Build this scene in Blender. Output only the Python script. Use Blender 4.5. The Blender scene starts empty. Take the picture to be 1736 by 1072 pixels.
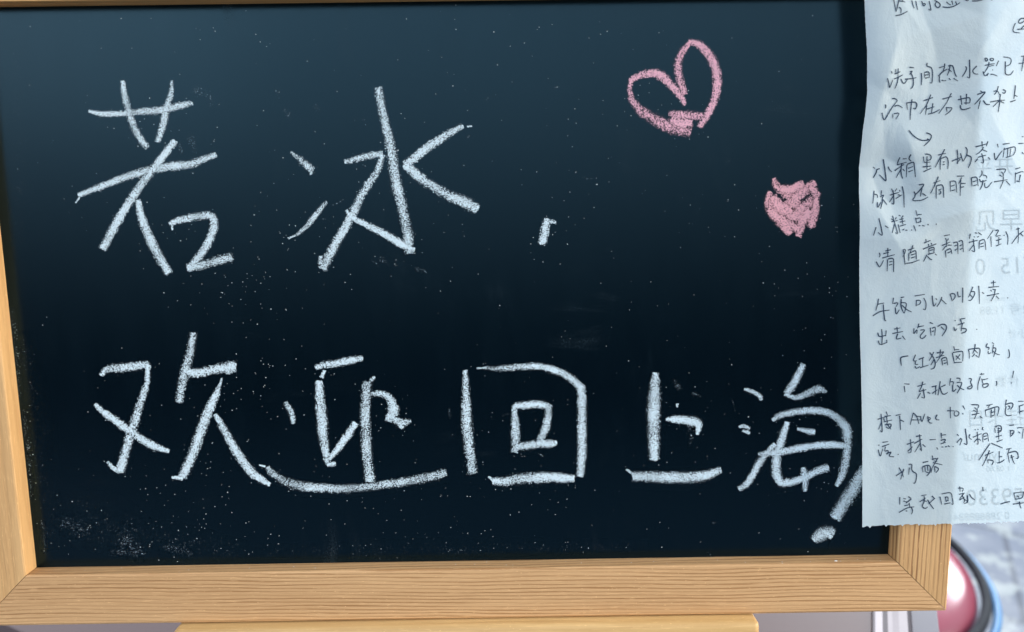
import bpy, bmesh, math, random
from mathutils import Matrix, Vector, noise

R = math.radians
rng = random.Random(7)
scene = bpy.context.scene
col = scene.collection

# ------------------------------------------------------------------ board frame of reference
LEAN = R(12)
BOARD = Matrix(((1, 0, 0, -.15),
                (0, math.sin(LEAN), -math.cos(LEAN), 0),
                (0, math.cos(LEAN), math.sin(LEAN), .83),
                (0, 0, 0, 1)))
W, H, RW, FZ = .300, .1881, .01845, .0060          # opening, rail width, rail front above the panel

# ------------------------------------------------------------------ camera
F_PX, CX, CY = 1254., 868., 536.
CAM_LOC = Vector((.16746932, .12059442, .24658778))
_a, _b, _c = -.13614028, -.00353953, -.014478
CAM_ROT = Matrix.Rotation(_a, 3, 'X') @ Matrix.Rotation(_b, 3, 'Y') @ Matrix.Rotation(_c, 3, 'Z')
cam = bpy.data.cameras.new('camera')
cam.sensor_fit = 'HORIZONTAL'; cam.sensor_width = 36
cam.lens = 36 * F_PX / 1736
cam.clip_start = .01; cam.clip_end = 100
cam.dof.use_dof = True; cam.dof.focus_distance = .247; cam.dof.aperture_fstop = 10
cam_ob = bpy.data.objects.new('camera', cam); col.objects.link(cam_ob)
cam_ob.matrix_world = BOARD @ Matrix.Translation(CAM_LOC) @ CAM_ROT.to_4x4()
scene.camera = cam_ob

# ------------------------------------------------------------------ world, lights, exposure
world = bpy.data.worlds.new('World'); scene.world = world; world.use_nodes = True
wt = world.node_tree; wt.nodes.clear()
def wn(t): return wt.nodes.new(t)
tc = wn('ShaderNodeTexCoord'); sx = wn('ShaderNodeSeparateXYZ')
wt.links.new(tc.outputs['Generated'], sx.inputs[0])
rampz = wn('ShaderNodeMapRange'); rampz.interpolation_type = 'SMOOTHSTEP'
rampz.inputs['From Min'].default_value = .0; rampz.inputs['From Max'].default_value = .56
wt.links.new(sx.outputs['Z'], rampz.inputs['Value'])
rampx = wn('ShaderNodeMapRange')
rampx.inputs['From Min'].default_value = -.75; rampx.inputs['From Max'].default_value = .6
rampx.inputs['To Min'].default_value = 1.15; rampx.inputs['To Max'].default_value = .70
wt.links.new(sx.outputs['X'], rampx.inputs['Value'])
mixw = wn('ShaderNodeMix'); mixw.data_type = 'RGBA'
mixw.inputs[6].default_value = (.03, .035, .05, 1); mixw.inputs[7].default_value = (2.2, 2.42, 2.72, 1)
rampt = wn('ShaderNodeMapRange'); rampt.interpolation_type = 'SMOOTHSTEP'      # ceiling: darker overhead
rampt.inputs['From Min'].default_value = .55; rampt.inputs['From Max'].default_value = .95
rampt.inputs['To Min'].default_value = 1; rampt.inputs['To Max'].default_value = .3
wt.links.new(sx.outputs['Z'], rampt.inputs['Value'])
mulz = wn('ShaderNodeMath'); mulz.operation = 'MULTIPLY'
wt.links.new(rampz.outputs[0], mulz.inputs[0]); wt.links.new(rampt.outputs[0], mulz.inputs[1])
wt.links.new(mulz.outputs[0], mixw.inputs[0])
bg = wn('ShaderNodeBackground'); out = wn('ShaderNodeOutputWorld')
wt.links.new(mixw.outputs[2], bg.inputs['Color']); wt.links.new(rampx.outputs[0], bg.inputs['Strength'])
wt.links.new(bg.outputs[0], out.inputs[0])

def area(name, loc, aim, size, power, colour):
    l = bpy.data.lights.new(name, 'AREA'); l.shape = 'RECTANGLE'; l.size, l.size_y = size
    l.energy = power; l.color = colour
    o = bpy.data.objects.new(name, l); col.objects.link(o)
    o.location = loc
    o.rotation_euler = (Vector(aim) - Vector(loc)).to_track_quat('-Z', 'Y').to_euler()
    return o
area('window_light', (1.80, 2.2, 1.50), (.55, .6, .35), (1.7, .6), 92, (.92, .97, 1))     # window behind, lights the floor
sl = area('side_window_light', (1.7, -.32, 1.14), (0, 0, .92), (.9, .7), 7.5, (1, .90, .74)); sl.data.spread = R(70)   # warmer light from the right
area('front_window_light', (-1.3, -1.7, 2.2), (0, 0, .9), (1.2, 1.2), 3, (.92, .97, 1))

scene.view_settings.view_transform = 'Standard'; scene.view_settings.look = 'None'
scene.view_settings.exposure = 0; scene.view_settings.gamma = 1

# ------------------------------------------------------------------ helpers
def board_pt(px, py, z=0.):
    """where the line of sight of a measured photo point meets the plane z above the panel (board axes)"""
    d = CAM_ROT @ Vector(((px - CX) / F_PX, -(py - CY) / F_PX, -1))
    t = (z - CAM_LOC.z) / d.z
    p = CAM_LOC + d * t
    return Vector((p.x, p.y, z))

def tag(o, label=None, cat=None, group=None, kind=None):
    for k, v in (('label', label), ('category', cat), ('group', group), ('kind', kind)):
        if v: o[k] = v
    return o

def empty(name, mat, label, cat):
    o = bpy.data.objects.new(name, None); col.objects.link(o); o.empty_display_size = .05
    o.matrix_world = mat
    return tag(o, label, cat)

def link(name, me, mat=None, parent=None, local=None, smooth=False):
    o = bpy.data.objects.new(name, me); col.objects.link(o)
    if mat: me.materials.append(mat)
    if parent: o.parent = parent
    if local is not None: o.matrix_local = local
    if smooth:
        for p in me.polygons: p.use_smooth = True
    return o

def from_bm(name, bm, mat=None, parent=None, local=None, smooth=False):
    bmesh.ops.recalc_face_normals(bm, faces=bm.faces)
    me = bpy.data.meshes.new(name); bm.to_mesh(me); bm.free()
    return link(name, me, mat, parent, local, smooth)

def box_bm(x0, x1, y0, y1, z0, z1, bevel=0, seg=3):
    bm = bmesh.new()
    bmesh.ops.create_cube(bm, size=1)
    for v in bm.verts:
        v.co = Vector(((x0 + x1) / 2 + v.co.x * (x1 - x0), (y0 + y1) / 2 + v.co.y * (y1 - y0), (z0 + z1) / 2 + v.co.z * (z1 - z0)))
    if bevel:
        bmesh.ops.bevel(bm, geom=bm.edges[:], offset=bevel, segments=seg, profile=.5, affect='EDGES')
    return bm

def lathe_bm(prof, n=64, center=(0, 0, 0)):
    bm = bmesh.new(); rings = []
    for r, z in prof:
        if r < 1e-6: rings.append([bm.verts.new((center[0], center[1], center[2] + z))])
        else: rings.append([bm.verts.new((center[0] + r * math.cos(2 * math.pi * i / n), center[1] + r * math.sin(2 * math.pi * i / n), center[2] + z)) for i in range(n)])
    for a, b in zip(rings, rings[1:]):
        for i in range(n):
            j = (i + 1) % n
            if len(a) == 1 and len(b) == 1: continue
            if len(a) == 1: bm.faces.new((a[0], b[i], b[j]))
            elif len(b) == 1: bm.faces.new((a[i], a[j], b[0]))
            else: bm.faces.new((a[i], a[j], b[j], b[i]))
    return bm

def tube_bm(pts, r, n=14, closed=False):
    bm = bmesh.new(); rings = []
    m = len(pts)
    for i, p in enumerate(pts):
        p = Vector(p)
        a = Vector(pts[(i - 1) % m if closed else max(i - 1, 0)]); b = Vector(pts[(i + 1) % m if closed else min(i + 1, m - 1)])
        t = (b - a).normalized()
        u = t.cross(Vector((0, 0, 1)))
        if u.length < 1e-4: u = t.cross(Vector((1, 0, 0)))
        u.normalize(); v = t.cross(u)
        rings.append([bm.verts.new(p + r * (math.cos(2 * math.pi * k / n) * u + math.sin(2 * math.pi * k / n) * v)) for k in range(n)])
    for i in range(m if closed else m - 1):
        a, b = rings[i], rings[(i + 1) % m]
        for k in range(n): bm.faces.new((a[k], a[(k + 1) % n], b[(k + 1) % n], b[k]))
    if not closed:
        bm.faces.new(rings[0]); bm.faces.new(rings[-1])
    return bm

# ------------------------------------------------------------------ materials
class NT:
    def __init__(s, name):
        s.m = bpy.data.materials.new(name); s.m.use_nodes = True
        s.t = s.m.node_tree; s.t.nodes.clear()
        s.out = s.t.nodes.new('ShaderNodeOutputMaterial')
    def n(s, typ, **kw):
        x = s.t.nodes.new(typ)
        for k, v in kw.items():
            if k.startswith('_'): x.inputs[int(k[1:])].default_value = v
            else: setattr(x, k, v)
        return x
    def l(s, a, b): s.t.links.new(a, b)
    def math(s, op, a, b=None, c=None, clamp=False):
        x = s.t.nodes.new('ShaderNodeMath'); x.operation = op; x.use_clamp = clamp
        for i, q in enumerate((a, b, c)):
            if q is None: continue
            if isinstance(q, (int, float)): x.inputs[i].default_value = q
            else: s.l(q, x.inputs[i])
        return x.outputs[0]
    def ramp(s, v, a, b, lo=0., hi=1., smooth=True):
        x = s.t.nodes.new('ShaderNodeMapRange'); x.interpolation_type = 'SMOOTHSTEP' if smooth else 'LINEAR'
        for i, q in enumerate((v, a, b, lo, hi)):
            if isinstance(q, (int, float)): x.inputs[i].default_value = q
            else: s.l(q, x.inputs[i])
        return x.outputs[0]
    def mix(s, f, a, b):
        x = s.t.nodes.new('ShaderNodeMix'); x.data_type = 'RGBA'
        for i, q in ((0, f), (6, a), (7, b)):
            if isinstance(q, (int, float)): x.inputs[i].default_value = q
            elif isinstance(q, tuple): x.inputs[i].default_value = (*q, 1)
            else: s.l(q, x.inputs[i])
        return x.outputs[2]
    def coords(s, scale=(1, 1, 1), loc=(0, 0, 0), rot=(0, 0, 0), kind='Object'):
        c = s.n('ShaderNodeTexCoord'); m = s.n('ShaderNodeMapping')
        m.inputs['Scale'].default_value = scale; m.inputs['Location'].default_value = loc; m.inputs['Rotation'].default_value = rot
        s.l(c.outputs[kind], m.inputs[0]); return m.outputs[0]
    def noise(s, vec, scale, detail=3, rough=.55, dist=0):
        x = s.n('ShaderNodeTexNoise'); s.l(vec, x.inputs['Vector'])
        x.inputs['Scale'].default_value = scale; x.inputs['Detail'].default_value = detail
        x.inputs['Roughness'].default_value = rough; x.inputs['Distortion'].default_value = dist
        return x.outputs['Fac']
    def bump(s, h, strength, dist):
        x = s.n('ShaderNodeBump'); x.inputs['Strength'].default_value = strength; x.inputs['Distance'].default_value = dist
        s.l(h, x.inputs['Height']); return x.outputs[0]
    def principled(s, color, rough=.5, metal=0, normal=None, spec=.5):
        p = s.n('ShaderNodeBsdfPrincipled')
        for k, q in (('Base Color', color), ('Roughness', rough), ('Metallic', metal), ('Specular IOR Level', spec)):
            if isinstance(q, (int, float)): p.inputs[k].default_value = q
            elif isinstance(q, tuple): p.inputs[k].default_value = (*q, 1)
            else: s.l(q, p.inputs[k])
        if normal is not None: s.l(normal, p.inputs['Normal'])
        return p.outputs[0]
    def done(s, sh): s.l(sh, s.out.inputs[0]); return s.m

def m_slate():
    t = NT('blackboard_paint')
    c = t.coords()
    big = t.noise(c, 16, 4, .6, .8)
    wipe = t.noise(t.coords((1, .22, 1), rot=(0, 0, .5)), 130, 5, .65, .3)
    wipe2 = t.noise(t.coords((.2, 1, 1), rot=(0, 0, -.35)), 110, 5, .65, .4)
    fine = t.noise(c, 2600, 2, .6)
    grit = t.noise(c, 1500, 3, .65)
    sw = t.math('MAXIMUM', t.math('MULTIPLY', t.ramp(big, .53, .78), t.ramp(wipe, .46, .74)), t.math('MULTIPLY', t.ramp(big, .44, .28), t.ramp(wipe2, .50, .76)))
    dust = t.math('MULTIPLY', sw, t.ramp(grit, .42, .68, .25, 1.))
    base = t.mix(t.math('MULTIPLY', dust, .034), (.0002, .0022, .0045), (.36, .44, .48))
    rough = t.math('ADD', .15, t.math('ADD', t.math('MULTIPLY', wipe, .10), t.math('MULTIPLY', dust, .25)))
    sh = t.principled(base, rough, 0, t.bump(t.math('ADD', fine, t.math('MULTIPLY', wipe, .6)), .2, .0001), .42)
    sh.node.inputs['Specular Tint'].default_value = (.36, .75, 1, 1)
    return t.done(sh)

def m_chalk(name, colour, cover, epow=2.3, erange=.28):
    """dry chalk: grains that catch on the board's tooth, thinner towards the edges and ends of the stroke"""
    t = NT(name)
    uv = t.n('ShaderNodeUVMap', uv_map='stroke'); s = t.n('ShaderNodeSeparateXYZ'); t.l(uv.outputs[0], s.inputs[0])
    ev = t.n('ShaderNodeUVMap', uv_map='ends'); e = t.n('ShaderNodeSeparateXYZ'); t.l(ev.outputs[0], e.inputs[0])
    c = t.coords()
    grain = t.noise(c, 3000, 3, .62)
    mid = t.noise(c, 900, 3, .6)
    comb = t.n('ShaderNodeCombineXYZ'); t.l(t.math('MULTIPLY', s.outputs[0], .10), comb.inputs[0]); t.l(t.math('MULTIPLY', s.outputs[1], 1.7), comb.inputs[1])
    streak = t.noise(comb.outputs[0], 3.0, 3, .65)
    v = t.math('ABSOLUTE', t.math('ADD', s.outputs[1], t.math('MULTIPLY', t.math('SUBTRACT', mid, .5), .55)))
    edge = t.math('SUBTRACT', 1, t.math('POWER', v, epow, clamp=True))
    endf = t.ramp(t.math('ADD', e.outputs[0], t.math('MULTIPLY', t.math('SUBTRACT', mid, .5), .8)), -.05, erange)
    patch = t.noise(c, 180, 3, .6)
    d = t.math('ADD', cover, t.math('MULTIPLY', t.math('SUBTRACT', streak, .5), 1.0))
    d = t.math('ADD', d, t.math('MULTIPLY', t.math('SUBTRACT', patch, .5), .6))
    d = t.math('ADD', d, e.outputs[1])
    d = t.math('MULTIPLY', t.math('MULTIPLY', d, edge), endf)
    th = t.math('SUBTRACT', .76, t.math('MULTIPLY', d, .35))
    mask = t.ramp(grain, t.math('SUBTRACT', th, .07), t.math('ADD', th, .10))
    mask = t.math('MULTIPLY', mask, t.ramp(t.math('ADD', d, 0), .02, .2))
    tint = t.mix(t.noise(c, 500, 2), colour, tuple(min(1, q * 1.12) for q in colour))
    bs = t.n('ShaderNodeBsdfDiffuse'); t.l(tint, bs.inputs[0]); bs.inputs[1].default_value = .6
    tr = t.n('ShaderNodeBsdfTransparent'); mx = t.n('ShaderNodeMixShader')
    t.l(mask, mx.inputs[0]); t.l(tr.outputs[0], mx.inputs[1]); t.l(bs.outputs[0], mx.inputs[2])
    return t.done(mx.outputs[0])

def m_wood(name, base, dark, light, period, strength, seed, bend=.0, rough=.55, slope=0.):
    """sawn pine: annual rings as lines along the length, uneven in spacing and depth, fibres and pale flecks"""
    t = NT(name)
    off = (seed * 1.37, seed * .71, seed * .33)
    c = t.n('ShaderNodeTexCoord'); s = t.n('ShaderNodeSeparateXYZ'); t.l(c.outputs['Object'], s.inputs[0])
    wob = t.noise(t.coords((7, 25, 25), off), 1, 3, .5)
    wob2 = t.noise(t.coords((30, 300, 300), off), 1, 3, .55)
    y = t.math('ADD', s.outputs['Y'], t.math('MULTIPLY', s.outputs['Z'], .7))
    y = t.math('ADD', y, t.math('MULTIPLY', t.math('SUBTRACT', wob, .5), bend))
    y = t.math('ADD', y, t.math('MULTIPLY', t.math('SUBTRACT', wob2, .5), period * 1.1))
    y = t.math('ADD', y, t.math('MULTIPLY', s.outputs['X'], slope))
    wave = t.math('ADD', .5, t.math('MULTIPLY', t.math('SINE', t.math('MULTIPLY', y, 2 * math.pi / period)), .5))
    amp = t.noise(t.coords((10, 330, 330), off), 1, 3, .6)
    line = t.math('MULTIPLY', t.ramp(wave, .45, 1.), t.ramp(amp, .33, .62, .28, 1.))
    fib = t.noise(t.coords((50, 3000, 3000), off), 1, 4, .7)
    dash = t.noise(t.coords((160, 1700, 1700), off), 1, 3, .6)
    fleck = t.noise(t.coords((900, 2400, 2400), off), 1, 2, .5)
    broad = t.noise(t.coords((7, 60, 60), off), 1, 3, .5)
    b = t.mix(t.ramp(broad, .3, .7), base, light)
    b = t.mix(t.math('MULTIPLY', line, strength), b, dark)
    b = t.mix(t.math('MULTIPLY', t.ramp(fib, .48, .72), .35), b, dark)
    b = t.mix(t.math('MULTIPLY', t.ramp(dash, .55, .72), .45), b, tuple(min(.9, q * 1.2) for q in light))
    b = t.mix(t.math('MULTIPLY', t.ramp(fleck, .68, .76), .6), b, tuple(min(.9, q * 1.5) for q in light))
    h = t.math('ADD', t.math('MULTIPLY', line, -.7), t.math('ADD', t.math('MULTIPLY', fib, .5), t.math('MULTIPLY', dash, .5)))
    return t.done(t.principled(b, rough, 0, t.bump(h, .5, .00025), .4))

def m_plain(name, colour, rough, metal=0, var=.15, scale=60, bump=0.):
    t = NT(name); c = t.coords()
    n = t.noise(c, scale, 4, .6)
    b = t.mix(n, tuple(q * (1 - var) for q in colour), tuple(min(1, q * (1 + var)) for q in colour))
    nrm = t.bump(t.noise(c, scale * 12, 3), bump, .0004) if bump else None
    return t.done(t.principled(b, t.math('ADD', rough, t.math('MULTIPLY', t.math('SUBTRACT', n, .5), .12)), metal, nrm))

def m_scratched(name, colour, scratch, rough, metal):
    t = NT(name)
    a = t.noise(t.coords((26, 260, 260), (3, 1, 2)), 1, 5, .75)
    k = t.ramp(a, .60, .66)
    b = t.mix(k, colour, scratch)
    return t.done(t.principled(b, rough, metal))

def m_paper():
    t = NT('thermal_paper'); c = t.coords()
    mott = t.noise(c, 90, 5, .65); fine = t.noise(c, 1500, 3, .6)
    crump = t.noise(t.coords((1, .7, 1)), 55, 5, .6, .8)
    b = t.mix(mott, (.545, .665, .73), (.62, .735, .785))
    vor = t.n('ShaderNodeTexVoronoi', feature='DISTANCE_TO_EDGE'); t.l(t.coords((1, .8, 1)), vor.inputs['Vector']); vor.inputs['Scale'].default_value = 48
    ridge = t.ramp(vor.outputs['Distance'], 0, .10, 1, 0)
    hgt = t.math('ADD', t.math('ADD', crump, t.math('MULTIPLY', fine, .16)), t.math('MULTIPLY', t.math('MULTIPLY', ridge, crump), .22))
    nrm = t.bump(hgt, .4, .0011)
    df = t.n('ShaderNodeBsdfPrincipled'); t.l(b, df.inputs['Base Color']); df.inputs['Roughness'].default_value = .55
    df.inputs['Specular IOR Level'].default_value = .3; t.l(nrm, df.inputs['Normal'])
    tl = t.n('ShaderNodeBsdfTranslucent'); t.l(b, tl.inputs[0])
    mx = t.n('ShaderNodeMixShader'); mx.inputs[0].default_value = .32
    t.l(df.outputs[0], mx.inputs[1]); t.l(tl.outputs[0], mx.inputs[2])
    return t.done(mx.outputs[0])

def m_ink():
    t = NT('ballpoint_ink'); c = t.coords()
    n = t.noise(c, 1600, 3, .6)
    bs = t.n('ShaderNodeBsdfDiffuse'); bs.inputs[0].default_value = (.040, .062, .098, 1)
    tr = t.n('ShaderNodeBsdfTransparent'); mx = t.n('ShaderNodeMixShader')
    t.l(t.ramp(n, .22, .5, .55, 1), mx.inputs[0]); t.l(tr.outputs[0], mx.inputs[1]); t.l(bs.outputs[0], mx.inputs[2])
    return t.done(mx.outputs[0])

def m_floor():
    t = NT('pale_stone_tile')
    br = t.n('ShaderNodeTexBrick'); t.l(t.coords((1, 1, 1), (.21, .01, 0), (0, 0, R(26))), br.inputs['Vector'])
    br.inputs['Scale'].default_value = 1; br.inputs['Brick Width'].default_value = .46; br.inputs['Row Height'].default_value = .30
    br.inputs['Mortar Size'].default_value = .006; br.inputs['Mortar Smooth'].default_value = .4
    br.inputs['Color1'].default_value = (.070, .088, .128, 1); br.inputs['Color2'].default_value = (.085, .104, .145, 1)
    br.inputs['Mortar'].default_value = (.020, .030, .055, 1)
    n = t.noise(t.coords(), 16, 5, .66)
    b = t.mix(t.ramp(n, .50, .62), br.outputs['Color'], (.19, .215, .225))
    rough = t.ramp(t.noise(t.coords(loc=(2, 3, 1)), 6, 4), .3, .7, .40, .62)
    return t.done(t.principled(b, rough, 0, t.bump(n, .3, .004), .35))

M_SLATE = m_slate()
M_CHALK = m_chalk('white_chalk', (.63, .74, .79), .95)
M_FAINT = m_chalk('wiped_chalk', (.40, .48, .53), .36, 1.2, 1.0)
M_HALO = m_chalk('chalk_haze', (.50, .58, .62), .20, 1.3, 1.2)
M_FILM = m_chalk('dust_and_rail_sheen', (.36, .43, .46), .14, 1.2, 1.2)  # thin dust with the frame's reflection painted into its colour
M_PINK = m_chalk('pink_chalk', (.76, .45, .53), .98)
M_PINK2 = m_chalk('salmon_chalk', (.76, .43, .47), 1.08)
M_DUST = m_plain('chalk_crumbs', (.70, .74, .74), .9)
M_INK = m_ink(); M_PAPER = m_paper()
M_PRINT = m_plain('faded_print', (.38, .40, .42), .8)
M_TRIM = m_plain('polished_metal', (.50, .44, .43), .09, 1, .06, 30)
M_STRIP = m_scratched('scratched_edging', (.11, .105, .13), (.5, .52, .58), .4, 0)
M_TABLE = m_plain('mauve_laminate', (.118, .079, .078), .5, 0, .05, 25, .05)
M_VINYL = m_plain('pink_vinyl', (.29, .062, .095), .2, 0, .12, 18, .06)
M_NAVY = m_plain('navy_piping', (.002, .006, .014), .8)
M_BLUE = m_plain('blue_painted_steel', (.06, .22, .46), .5)

# ------------------------------------------------------------------ strokes
def smooth_path(pts, step):
    """Catmull-Rom through (x, y, width), resampled"""
    if len(pts) == 1: pts = [pts[0], pts[0]]
    P = [pts[0]] + list(pts) + [pts[-1]]
    outp = []
    for i in range(1, len(P) - 2):
        p0, p1, p2, p3 = P[i - 1], P[i], P[i + 1], P[i + 2]
        n = max(2, int(math.hypot(p2[0] - p1[0], p2[1] - p1[1]) / step))
        for k in range(n):
            t = k / n
            q = [.5 * (2 * b + (c - a) * t + (2 * a - 5 * b + 4 * c - d) * t * t + (3 * b - a - 3 * c + d) * t ** 3) for a, b, c, d in zip(p0, p1, p2, p3)]
            outp.append(q)
    outp.append(list(pts[-1]))
    return outp

class Strokes:
    """ribbons lying on a surface; to3d(px, py) gives the point on it, lift() its rise"""
    def __init__(s): s.v = []; s.f = []; s.uv = []; s.en = []; s.n = 0; s.mi = []
    def add(s, path, to3d, lift, pad=0., mi=0, pressure=0.):
        """path: smoothed (px, py, width px)"""
        n = len(path)
        L = [0.]
        for a, b in zip(path, path[1:]): L.append(L[-1] + math.hypot(b[0] - a[0], b[1] - a[1]))
        off = rng.uniform(0, 400); pr = rng.gauss(.02, .05) * pressure; i0 = len(s.v)
        tot = L[-1]
        for i, (x, y, w) in enumerate(path):
            a = path[max(i - 1, 0)]; b = path[min(i + 1, n - 1)]
            tx, ty = b[0] - a[0], b[1] - a[1]; d = math.hypot(tx, ty) or 1
            nx, ny = -ty / d, tx / d
            h = max(w, .6) / 2 + pad
            for sgn in (-1, 1):
                s.v.append(to3d(x + sgn * nx * h, y + sgn * ny * h, lift))
                s.uv.append((L[i] + off, sgn)); s.en.append((min(L[i], tot - L[i]) / max(h, 1), pr + pressure * .22 * noise.noise((L[i] * .016 + off, off, 0))))
        for i in range(n - 1):
            k = i0 + 2 * i; s.f.append((k, k + 1, k + 3, k + 2)); s.mi.append(mi)
        s.n += 1
    def build(s, name, mat, parent, mat2=None):
        me = bpy.data.meshes.new(name); me.from_pydata([tuple(q) for q in s.v], [], s.f)
        for nm, arr in (('stroke', s.uv), ('ends', s.en)):
            u = me.uv_layers.new(name=nm)
            for lp in me.loops: u.data[lp.index].uv = arr[lp.vertex_index]
        o = link(name, me, mat, parent)
        if mat2:
            me.materials.append(mat2)
            me.polygons.foreach_set('material_index', s.mi)
        return o

# ------------------------------------------------------------------ chalkboard
board = empty('chalkboard', BOARD, 'small blackboard in a pale pine frame with a white chalk greeting and two pink hearts', 'chalkboard')
panel = from_bm('writing_panel', box_bm(-.004, W + .004, -.004, H + .004, -.004, 0), M_SLATE, board)

def rail(length, mat, loc, ang):
    g = .00012
    prof = [(0, -.007), (0, FZ - .0005), (.00015, FZ - .00015), (.0006, FZ), (RW - .0008, FZ), (RW - .0002, FZ - .0003), (RW, FZ - .0010), (RW, -.007)]
    bm = bmesh.new(); n = 24; rings = []
    for k in range(n + 1):
        ring = []
        for y, z in prof:
            x0, x1 = -y + g, length + y - g
            ring.append(bm.verts.new((x0 + (x1 - x0) * k / n, -y, z)))
        rings.append(ring)
    m = len(prof)
    for a, b in zip(rings, rings[1:]):
        for i in range(m): bm.faces.new((a[i], a[(i + 1) % m], b[(i + 1) % m], b[i]))
    bm.faces.new(rings[0]); bm.faces.new(rings[-1])
    return from_bm('frame_rail', bm, mat, board, Matrix.Translation(loc) @ Matrix.Rotation(ang, 4, 'Z'))
PINE_B = m_wood('pine_lower', (.555, .325, .150), (.30, .140, .045), (.635, .385, .185), .00135, .72, 3, .006, .55, .012)
PINE_L = m_wood('pine_plain', (.60, .345, .145), (.39, .20, .07), (.69, .425, .19), .0041, .30, 11, .006)
PINE_R = m_wood('pine_ribbed', (.51, .295, .125), (.23, .105, .037), (.60, .36, .16), .0015, .95, 17, .0012)
PINE_T = m_wood('pine_upper', (.64, .365, .14), (.40, .19, .06), (.72, .43, .17), .0020, .6, 29, .004)
lower_rail = rail(W, PINE_B, (0, 0, 0), 0)
rail(H, PINE_R, (W, 0, 0), math.pi / 2)
rail(W, PINE_T, (W, H, 0), math.pi)
rail(H, PINE_L, (0, H, 0), -math.pi / 2)

def on_panel(px, py, lift): return board_pt(px, py, lift)

layer = [0]
ALLPTS = []
def chalk(name, strokes, crop, mat=M_CHALK, label=None, k=1.12):
    ox, oy, sc = crop
    S = Strokes()
    for st in strokes.split(';'):
        pts = [tuple(float(q) for q in p.split(',')) for p in st.split()]
        pts = [(ox + a / sc, oy + b / sc, w / sc * k) for a, b, w in pts]
        ALLPTS.extend(pts)
        for e0, e1 in ((0, 1), (-1, -2)):                                # a stick of chalk rounds past the end of the line
            (xa, ya, wa), (xb, yb, _) = pts[e0], pts[e1]
            dd = math.hypot(xa - xb, ya - yb) or 1
            pts[e0] = (xa + (xa - xb) / dd * wa * .16, ya + (ya - yb) / dd * wa * .16, wa)
        layer[0] += 1
        path = smooth_path(pts, 2.2)
        S.add(path, on_panel, .00006 + layer[0] * .0000028, 1.1, 0, 1.)
        if mat is M_CHALK: S.add([(x, y + 3, w * 1.75) for x, y, w in path], on_panel, .00003 + layer[0] * .0000001, 0, 1)
    o = S.build(name, mat, panel, M_HALO if mat is M_CHALK else None)
    if label: o['label'] = label
    return o

A = (100, 100, 2.6806); B = (460, 110, 2.82); C_ = (860, 40, 2.68); D = (130, 540, 3.574); E_ = (430, 580, 3.971); F_ = (750, 580, 3.97); G = (1030, 590, 3.064)
chalk('chalk_character', '135,237,12 200,250,26 290,248,27 390,238,34 470,232,36 540,216,34 606,200,24;'
      '290,100,20 297,160,30 318,240,35 350,330,35 402,405,28; 513,98,10 510,150,24 490,220,36 470,310,35 448,378,22;'
      '88,620,22 180,585,32 280,545,36 380,515,42 480,492,42 600,478,40 660,455,32 714,435,26;'
      '528,372,30 460,460,38 390,550,42 320,650,42 260,750,44 200,862,40; 360,640,28 375,720,40 410,810,46 450,890,46 500,975,38;'
      '500,750,16 540,735,32 620,718,38 690,712,36 705,750,40 690,810,40 650,880,40 590,955,38; 585,950,38 650,938,42 720,918,46 785,902,48;'
      '512,752,10 516,778,8; 75,655,5 95,630,10', A)
chalk('chalk_character', '93,415,10 130,447,28 175,485,38 198,505,32; 185,500,18 190,525,14; 265,655,16 215,715,30 170,770,26 120,815,12; 120,815,8 80,830,7;'
      '350,465,20 420,447,34 490,430,34 530,428,36; 530,430,28 505,510,36 440,610,42 380,730,46 310,850,48 245,975,52; 235,915,20 238,950,30;'
      '510,110,44 525,190,42 550,300,46 575,420,52 595,550,54 625,680,52 650,800,54 660,900,44; 360,695,16 395,735,24 480,778,34 560,820,38 640,868,40 684,885,24;'
      '960,294,4 935,294,8; 915,292,24 830,342,42 740,400,46 680,450,46 640,480,44; 640,480,46 700,530,50 770,580,48 850,625,54 920,655,58 985,690,54', B)
chalk('chalk_comma', '222,905,14 185,897,30; 180,888,30 172,930,44 165,970,42 157,1002,36', C_)
chalk('chalk_heart', '808,372,12 790,335,26 745,280,36 700,238,42 660,226,38 610,234,32 568,252,24; 562,250,18 558,310,24 575,360,32 620,405,46 690,447,54 760,475,58 832,494,44;'
      '806,322,26 790,270,34 775,200,34 790,140,30 830,85,24; 822,82,18 870,95,34 915,140,42 945,200,42 955,270,40 940,350,34 910,415,32 872,472,22;'
      '735,408,22 800,418,46 885,420,34; 745,440,40 800,455,50 838,450,40', C_, M_PINK, 'large outlined pink chalk heart at upper right', 1.25)
chalk('chalk_heart', '1210,703,16 1222,735,40 1262,768,56 1300,800,60 1325,840,56; 1400,722,30 1365,748,52 1325,780,60 1290,820,64 1255,835,50; 1414,765,26 1390,800,50 1345,840,60 1300,880,54;'
      '1196,765,26 1184,805,34 1200,850,52 1245,900,58 1285,955,30; 1404,790,24 1398,850,44 1378,925,40; 1195,800,48 1250,850,58 1320,880,56 1372,890,44;'
      '1375,850,46 1345,895,50 1322,968,30; 1245,755,46 1290,752,44 1345,728,36; 1205,790,44 1240,830,56 1290,850,50; 1370,730,46 1400,770,40; 1230,880,50 1290,920,50 1330,930,40', C_, M_PINK2,
      'small filled pink chalk heart with broken lower edge')
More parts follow.
